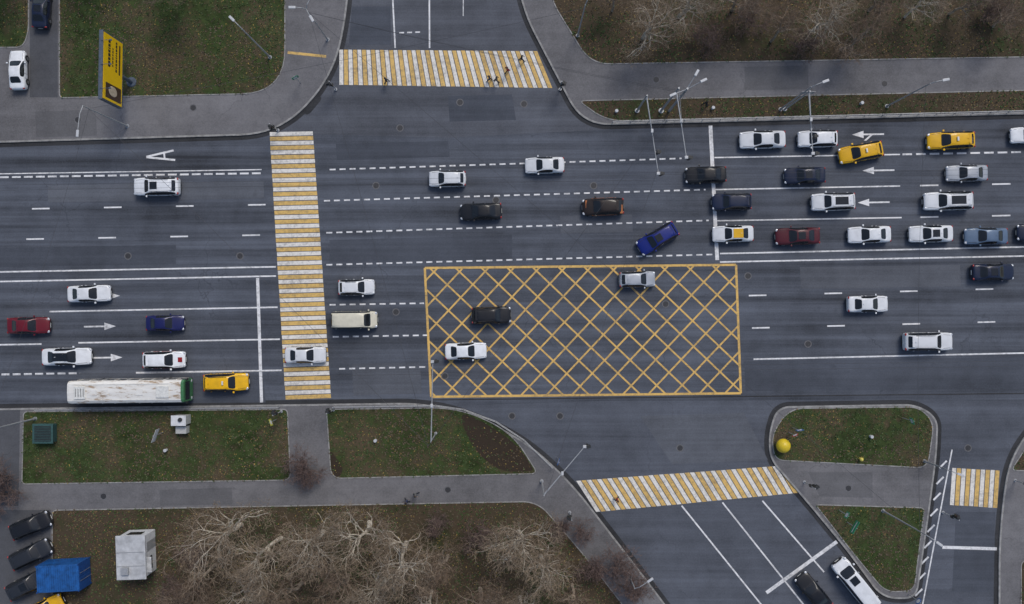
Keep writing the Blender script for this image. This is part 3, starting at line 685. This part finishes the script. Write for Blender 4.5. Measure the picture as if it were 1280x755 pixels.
# ---------------------------------------------------------------- trees
def bark(name,c1,c2):
    m,nt,b=newmat(name); v=coords(nt); n=noise(nt,mapping(nt,v,0,(3,3,1)),1.5,2,.7)
    L(nt,ramp(nt,n,[(.35,c1),(.65,c2)]),b.inputs['Base Color']); b.inputs['Roughness'].default_value=.9; return m
BK={'pale':[bark('bark_pale',(.34,.30,.24),(.64,.58,.48)),bark('twig_tan',(.18,.135,.095),(.29,.225,.155))],
    'grey':[bark('bark_grey',(.20,.155,.115),(.40,.33,.25)),bark('twig_brown',(.12,.08,.055),(.20,.145,.10))],
    'red':[bark('bark_reddish',(.10,.07,.06),(.20,.15,.13)),bark('twig_reddish',(.10,.065,.055),(.17,.12,.105))]}
def gen_tree(seed,h,mats,spread=1.0,shrub=False):
    r=random.Random(seed); V=[];F=[];MI=[]
    def prism(p,q,a,c,n,mi):
        d=(q-p).normalized(); u=d.orthogonal().normalized(); w=d.cross(u); o=len(V)
        for cen,rad in((p,a),(q,c)):
            for i in range(n):
                t=6.2832*i/n; V.append((cen+(u*math.cos(t)+w*math.sin(t))*rad)[:])
        for i in range(n): F.append((o+i,o+(i+1)%n,o+n+(i+1)%n,o+n+i)); MI.append(mi)
    NS=[6,6,5,3,2]; SD=[8,6,4,3,3]
    def br(p,d,Ln,rad,lev):
        n=NS[lev]
        for i in range(n):
            j=.12+.08*lev
            d=(d+Vector((r.gauss(0,j),r.gauss(0,j),r.gauss(0,j)*.7+(.06 if lev<3 else .0)))).normalized()
            q=p+d*Ln/n; ra=rad*(1-.70*i/n); rb=rad*(1-.70*(i+1)/n)
            prism(p,q,max(ra,.014),max(rb,.010),SD[lev],0 if lev<=2 else 1); p=q
            if lev<4 and (i>=(2 if lev==0 and not shrub else 1)):
                k=[2,1,1,1][lev]
                if i==n-1: k=[3,2,2,2][lev]
                if lev in (1,2) and r.random()<.40:k+=1
                for _ in range(k):
                    ax=d.orthogonal().normalized(); ax.rotate(Matrix.Rotation(r.uniform(0,6.283),3,d))
                    ang=math.radians(r.uniform(28,60))*spread
                    nd=d.copy(); nd.rotate(Matrix.Rotation(ang,3,ax)); 
                    if nd.z<-.1: nd.z*=-.3
                    br(p,nd.normalized(),Ln*r.uniform(.48,.78)*(1-.25*i/n),rb*.78,lev+1)
    if shrub:
        for _ in range(6):
            a=r.uniform(0,6.28); br(Vector((r.uniform(-.2,.2),r.uniform(-.2,.2),0)),Vector((math.cos(a)*.5,math.sin(a)*.5,1)).normalized(),h*.6,.04,1)
    else: br(Vector((0,0,0)),Vector((r.gauss(0,.1),r.gauss(0,.1),1)).normalized(),h*.55,.19+h*.006,0)
    me=bpy.data.meshes.new('tree_mesh'); me.from_pydata(V,[],F)
    for m_ in mats: me.materials.append(m_)
    me.polygons.foreach_set('material_index',MI); print('tree',len(F)); return me
TV=[gen_tree(11+i,11,BK['pale' if i<4 else 'grey'],1.05+.07*(i%3)) for i in range(6)]
SV=[gen_tree(50+i,3.2,BK['red'],1.0,True) for i in range(3)]
trees=[(302,655,0,1.05),(352,672,1,1.0),(405,664,2,1.1),(462,652,3,1.0),(508,678,0,1.1),(560,694,4,.85),(648,664,1,1.1),(676,694,2,.9),(270,705,4,.8),(325,720,3,.9),(435,718,5,.9),(482,725,1,.95),(600,735,5,.9),(715,730,4,.75),(378,728,4,.9),(540,738,2,.8),(650,745,3,.8),(250,750,5,.8),
 (803,48,0,.82),(848,22,1,.82),(1012,40,2,.82),(1050,62,5,.7),(915,14,5,.8),(963,52,4,.7),(1130,22,3,.65),(765,14,4,.65),(1085,14,4,.8),(1240,34,5,.6),(1185,18,4,.7),(235,-5,4,.8),(10,-30,5,.9),(120,-60,1,.9)]
for x,y,v,s in trees:
    place('bare_tree',TV[v],P(x,y,.1),R.uniform(0,6.28),(s*R.uniform(.9,1.1),s*R.uniform(.9,1.1),s))
for i in range(30):
    x=R.uniform(80,1000);y=R.uniform(820,1100)
    if x>830+(y-755)*.7: x=R.uniform(80,700)
    if i%2: x,y=R.uniform(720,1700),R.uniform(-400,-80)
    s=R.uniform(.8,1.1); place('bare_tree',TV[R.randrange(6)],P(x,y,.1),R.uniform(0,6.28),(s,s,s))
for x,y,s in [(382,578,1.1),(388,590,.8),(12,596,1.2),(8,618,1.0),(770,700,1.2),(790,725,1.2),(740,705,1.0),(230,730,1.0),(1000,60,1),(880,50,1),(250,690,1),(545,650,.8),(600,665,1.0),(725,660,.8),(700,655,.8),(930,30,1),(1230,20,1)]:
    place('bare_shrub',SV[R.randrange(3)],P(x,y,.1),R.uniform(0,6.28),(s,s,s))
# ---------------------------------------------------------------- leaf litter and grass tufts
def inpoly(x,y,w):
    c=False;n=len(w);j=n-1
    for i in range(n):
        if (w[i].y>y)!=(w[j].y>y) and x<(w[j].x-w[i].x)*(y-w[i].y)/(w[j].y-w[i].y)+w[i].x: c=not c
        j=i
    return c
lit=MB(); tuft=MB(); XM,YM=62,38
SW_=[wpoly(q) for q in SOIL]
for w,brn in GP:
    x0=max(-XM,min(p.x for p in w));x1=min(XM,max(p.x for p in w));y0=max(-YM,min(p.y for p in w));y1=min(YM,max(p.y for p in w))
    if x1<=x0 or y1<=y0: continue
    A=(x1-x0)*(y1-y0)
    for i in range(int(A*20)):
        x=R.uniform(x0,x1);y=R.uniform(y0,y1)
        nz=mnoise.noise(Vector((x*.16,y*.16,3.1)))+.5*mnoise.noise(Vector((x*.6,y*.6,5.1)))
        nb=mnoise.noise(Vector((x*.13,y*.13,9.1)))+.6*mnoise.noise(Vector((x*.5,y*.5,2.1)))
        leaf = R.random()<.30+.25*brn
        if leaf and R.random()>.30+.95*nz+.25*brn: continue
        if not inpoly(x,y,w): continue
        if not leaf and R.random()<.8 and any(inpoly(x,y,q) for q in SW_): continue
        a=R.uniform(0,6.28); 
        if leaf:
            s=R.uniform(.04,.10); z=.165+R.random()*.03; dx,dy=math.cos(a)*s,math.sin(a)*s; t=R.uniform(-.04,.04)
            lit.add([(x-dx,y-dy,z),(x+dy*.6,y-dx*.6,z+t),(x+dx,y+dy,z+.01),(x-dy*.6,y+dx*.6,z-t+.01)],[(0,1,2,3)],R.choices([0,1,2],[.3,.4,.3+.5*brn])[0])
        else:
            dryw=max(.03,.10+.55*brn+nb*2.2-.2)
            s=R.uniform(.05,.12); hgt=R.uniform(.05,.16); dx,dy=math.cos(a)*s,math.sin(a)*s
            tuft.add([(x-dx,y-dy,.15),(x+dx,y+dy,.15),(x+dy*1.2,y-dx*1.2,.15+hgt),(x-dy*1.1,y+dx*1.1,.15+hgt*.8)],[(0,1,2),(1,0,3)],R.choices([0,1,2],[max(.05,.55-nb*1.4),.28,dryw])[0])
lit.obj('leaf_litter',[simple('leaf_yellow',(.34,.24,.06),.8,.2),simple('leaf_ochre',(.20,.125,.045),.8,.2),simple('leaf_brown',(.105,.072,.042),.8,.2)])
tuft.obj('grass_tufts',[simple('blade_green',(.044,.076,.020),.8,.3),simple('blade_olive',(.080,.100,.038),.8,.3),simple('blade_dry',(.104,.080,.050),.8,.3)])
# ---------------------------------------------------------------- people
def person_mesh(seed,stride=1.0):
    s=stride
    J=[((0,0,.95),.135,-1),((0,0,1.12),.125,0),((.01,0,1.30),.145,1),((0,0,1.47),.065,2),((.015,0,1.56),.075,3),((.025,0,1.64),.10,4),((.015,0,1.71),.07,5)]
    for sg in(1,-1):
        k=len(J); J+= [((0,sg*.17,1.41),.07,2),((-.10*sg*s,sg*.235,1.16),.05,k),((.04-.20*sg*s,sg*.23,.93),.036,k+1),((.06-.24*sg*s,sg*.225,.86),.032,k+2)]
        k=len(J); f=sg*s
        J+= [((0,sg*.095,.88),.10,0),((.05+.17*f,sg*.10,.50),.07,k),((.24*f-(.10 if f<0 else 0),sg*.10,.11 if f>0 else .14),.048,k+1),((.24*f-(.10 if f<0 else 0)+.17,sg*.11,.05),.04,k+2)]
    me=bpy.data.meshes.new('p'); me.from_pydata([j[0] for j in J],[(j[2],i) for i,j in enumerate(J) if j[2]>=0],[])
    ob=bpy.data.objects.new('p',me); COL.objects.link(ob); ob.modifiers.new('sk','SKIN')
    for i,j in enumerate(J):
        sv=me.skin_vertices[0].data[i]; sv.radius=(j[1],j[1]*(1.0 if i>6 else 1.12 if i<3 else 1)); sv.use_root=(i==0)
    md=ob.modifiers.new('ss','SUBSURF'); md.levels=2
    dg=bpy.context.evaluated_depsgraph_get(); dg.update(); ev=ob.evaluated_get(dg).to_mesh()
    b=MB(); V=[v.co[:] for v in ev.vertices]; F=[];Mt=[]
    for p in ev.polygons:
        c=p.center; F.append(tuple(p.vertices)); ay=abs(c.y)
        if c.z<.10: m_=2
        elif c.z<.90 and ay<.19: m_=1
        elif c.z>1.50: m_=4 if (c.z>1.66 or c.x<-.03) else 3
        elif ay>.19 and c.z<.90: m_=3
        else: m_=0
        Mt.append(m_)
    b.add(V,F,Mt,True); bpy.data.objects.remove(ob)
    for sg in(1,-1):
        hx,hy,hz=.06-.24*sg*s,sg*.225,.86
        for q in range(4):
            x=hx-.03+q*.02; p0=Vector((x,hy,hz-.01)); ln=(.065,.08,.075,.06)[q]
            p1=p0+Vector((.005,-sg*.006,-ln*.55)); p2=p1+Vector((.01,-sg*.02,-ln*.45)); b.cyl(p0,p1,.010,.009,6,3);b.cyl(p1,p2,.009,.007,6,3)
        b.cyl((hx+.03,hy-sg*.01,hz+.02),(hx+.055,hy-sg*.03,hz-.03),.012,.009,6,3)
    b.ell((.125,0,1.625),(.02,.014,.022),3,8)
    for sg in(1,-1): b.ell((.11,sg*.035,1.65),(.012,.014,.008),5,8); b.ell((.02,sg*.105,1.63),(.02,.012,.03),3,8)
    b.ell((.115,0,1.58),(.01,.028,.006),5,8); b.ell((.0,0,1.685),(.115,.108,.085),4,14)
    return b.v,b.f,b.m,b.sm
skin=simple('skin',(.45,.27,.19),.6,.05)
def cloth(n,c): return simple(n,c,.85,.2,8)
jackets=[cloth('jacket_black',(.015,.015,.018)),cloth('jacket_red',(.3,.03,.03)),cloth('jacket_navy',(.03,.04,.09)),cloth('jacket_grey',(.12,.12,.12))]
trs=cloth('trousers',(.02,.022,.03)); sho=simple('shoes',(.012,.012,.012),.5); hair=simple('hair',(.03,.02,.012),.7)
try:
    for i,(x,y,a,st,z) in enumerate([(484,103,10,1,0),(634,90,20,1,0),(612,101,180,1,0),(621,102,175,-1,0),(652,76,0,-1,0),(770,622,185,1,0),(510,624,170,-1,.12),(521,616,180,1,.12),(880,132,0,-1,.12)]):
        v,f,mm_,sm=person_mesh(i,st); b=MB(); b.v,b.f,b.m,b.sm=v,f,mm_,sm
        b.obj('pedestrian',[jackets[i%4],trs,sho,skin,hair,M_trim],P(x,y,z+.005),math.radians(a))
except Exception as e: print('person fail',e)
# ---------------------------------------------------------------- light, world, camera
w=bpy.data.worlds.new('World'); sc.world=w; w.use_nodes=True; nt=w.node_tree
bg=nt.nodes['Background']; sky=nt.nodes.new('ShaderNodeTexSky'); sky.sky_type='NISHITA'; sky.sun_disc=False
EL,AZ=math.radians(52),math.radians(25)
sky.sun_elevation=EL; sky.sun_rotation=AZ; sky.air_density=1.0; sky.dust_density=2.5; sky.ozone_density=1.3
nt.links.new(sky.outputs[0],bg.inputs[0]); bg.inputs[1].default_value=.13
sl=bpy.data.lights.new('sun','SUN'); sl.energy=1.5; sl.angle=math.radians(22); sl.color=(1,.96,.90)
so=bpy.data.objects.new('sun',sl); COL.objects.link(so)
dirv=Vector((math.sin(AZ)*math.cos(EL),math.cos(AZ)*math.cos(EL),math.sin(EL))); so.rotation_euler=dirv.to_track_quat('Z','Y').to_euler(); so.location=dirv*60
cd=bpy.data.cameras.new('camera'); cd.sensor_width=36; cd.lens=36*H/(1280*S); cd.clip_end=6000; cd.clip_start=.5
co=bpy.data.objects.new('camera',cd); COL.objects.link(co); co.location=(0,0,H); co.rotation_euler=(0,0,0); sc.camera=co
sc.view_settings.view_transform='Standard'; sc.view_settings.look='None'; sc.view_settings.exposure=0
print('objs',len(bpy.data.objects))
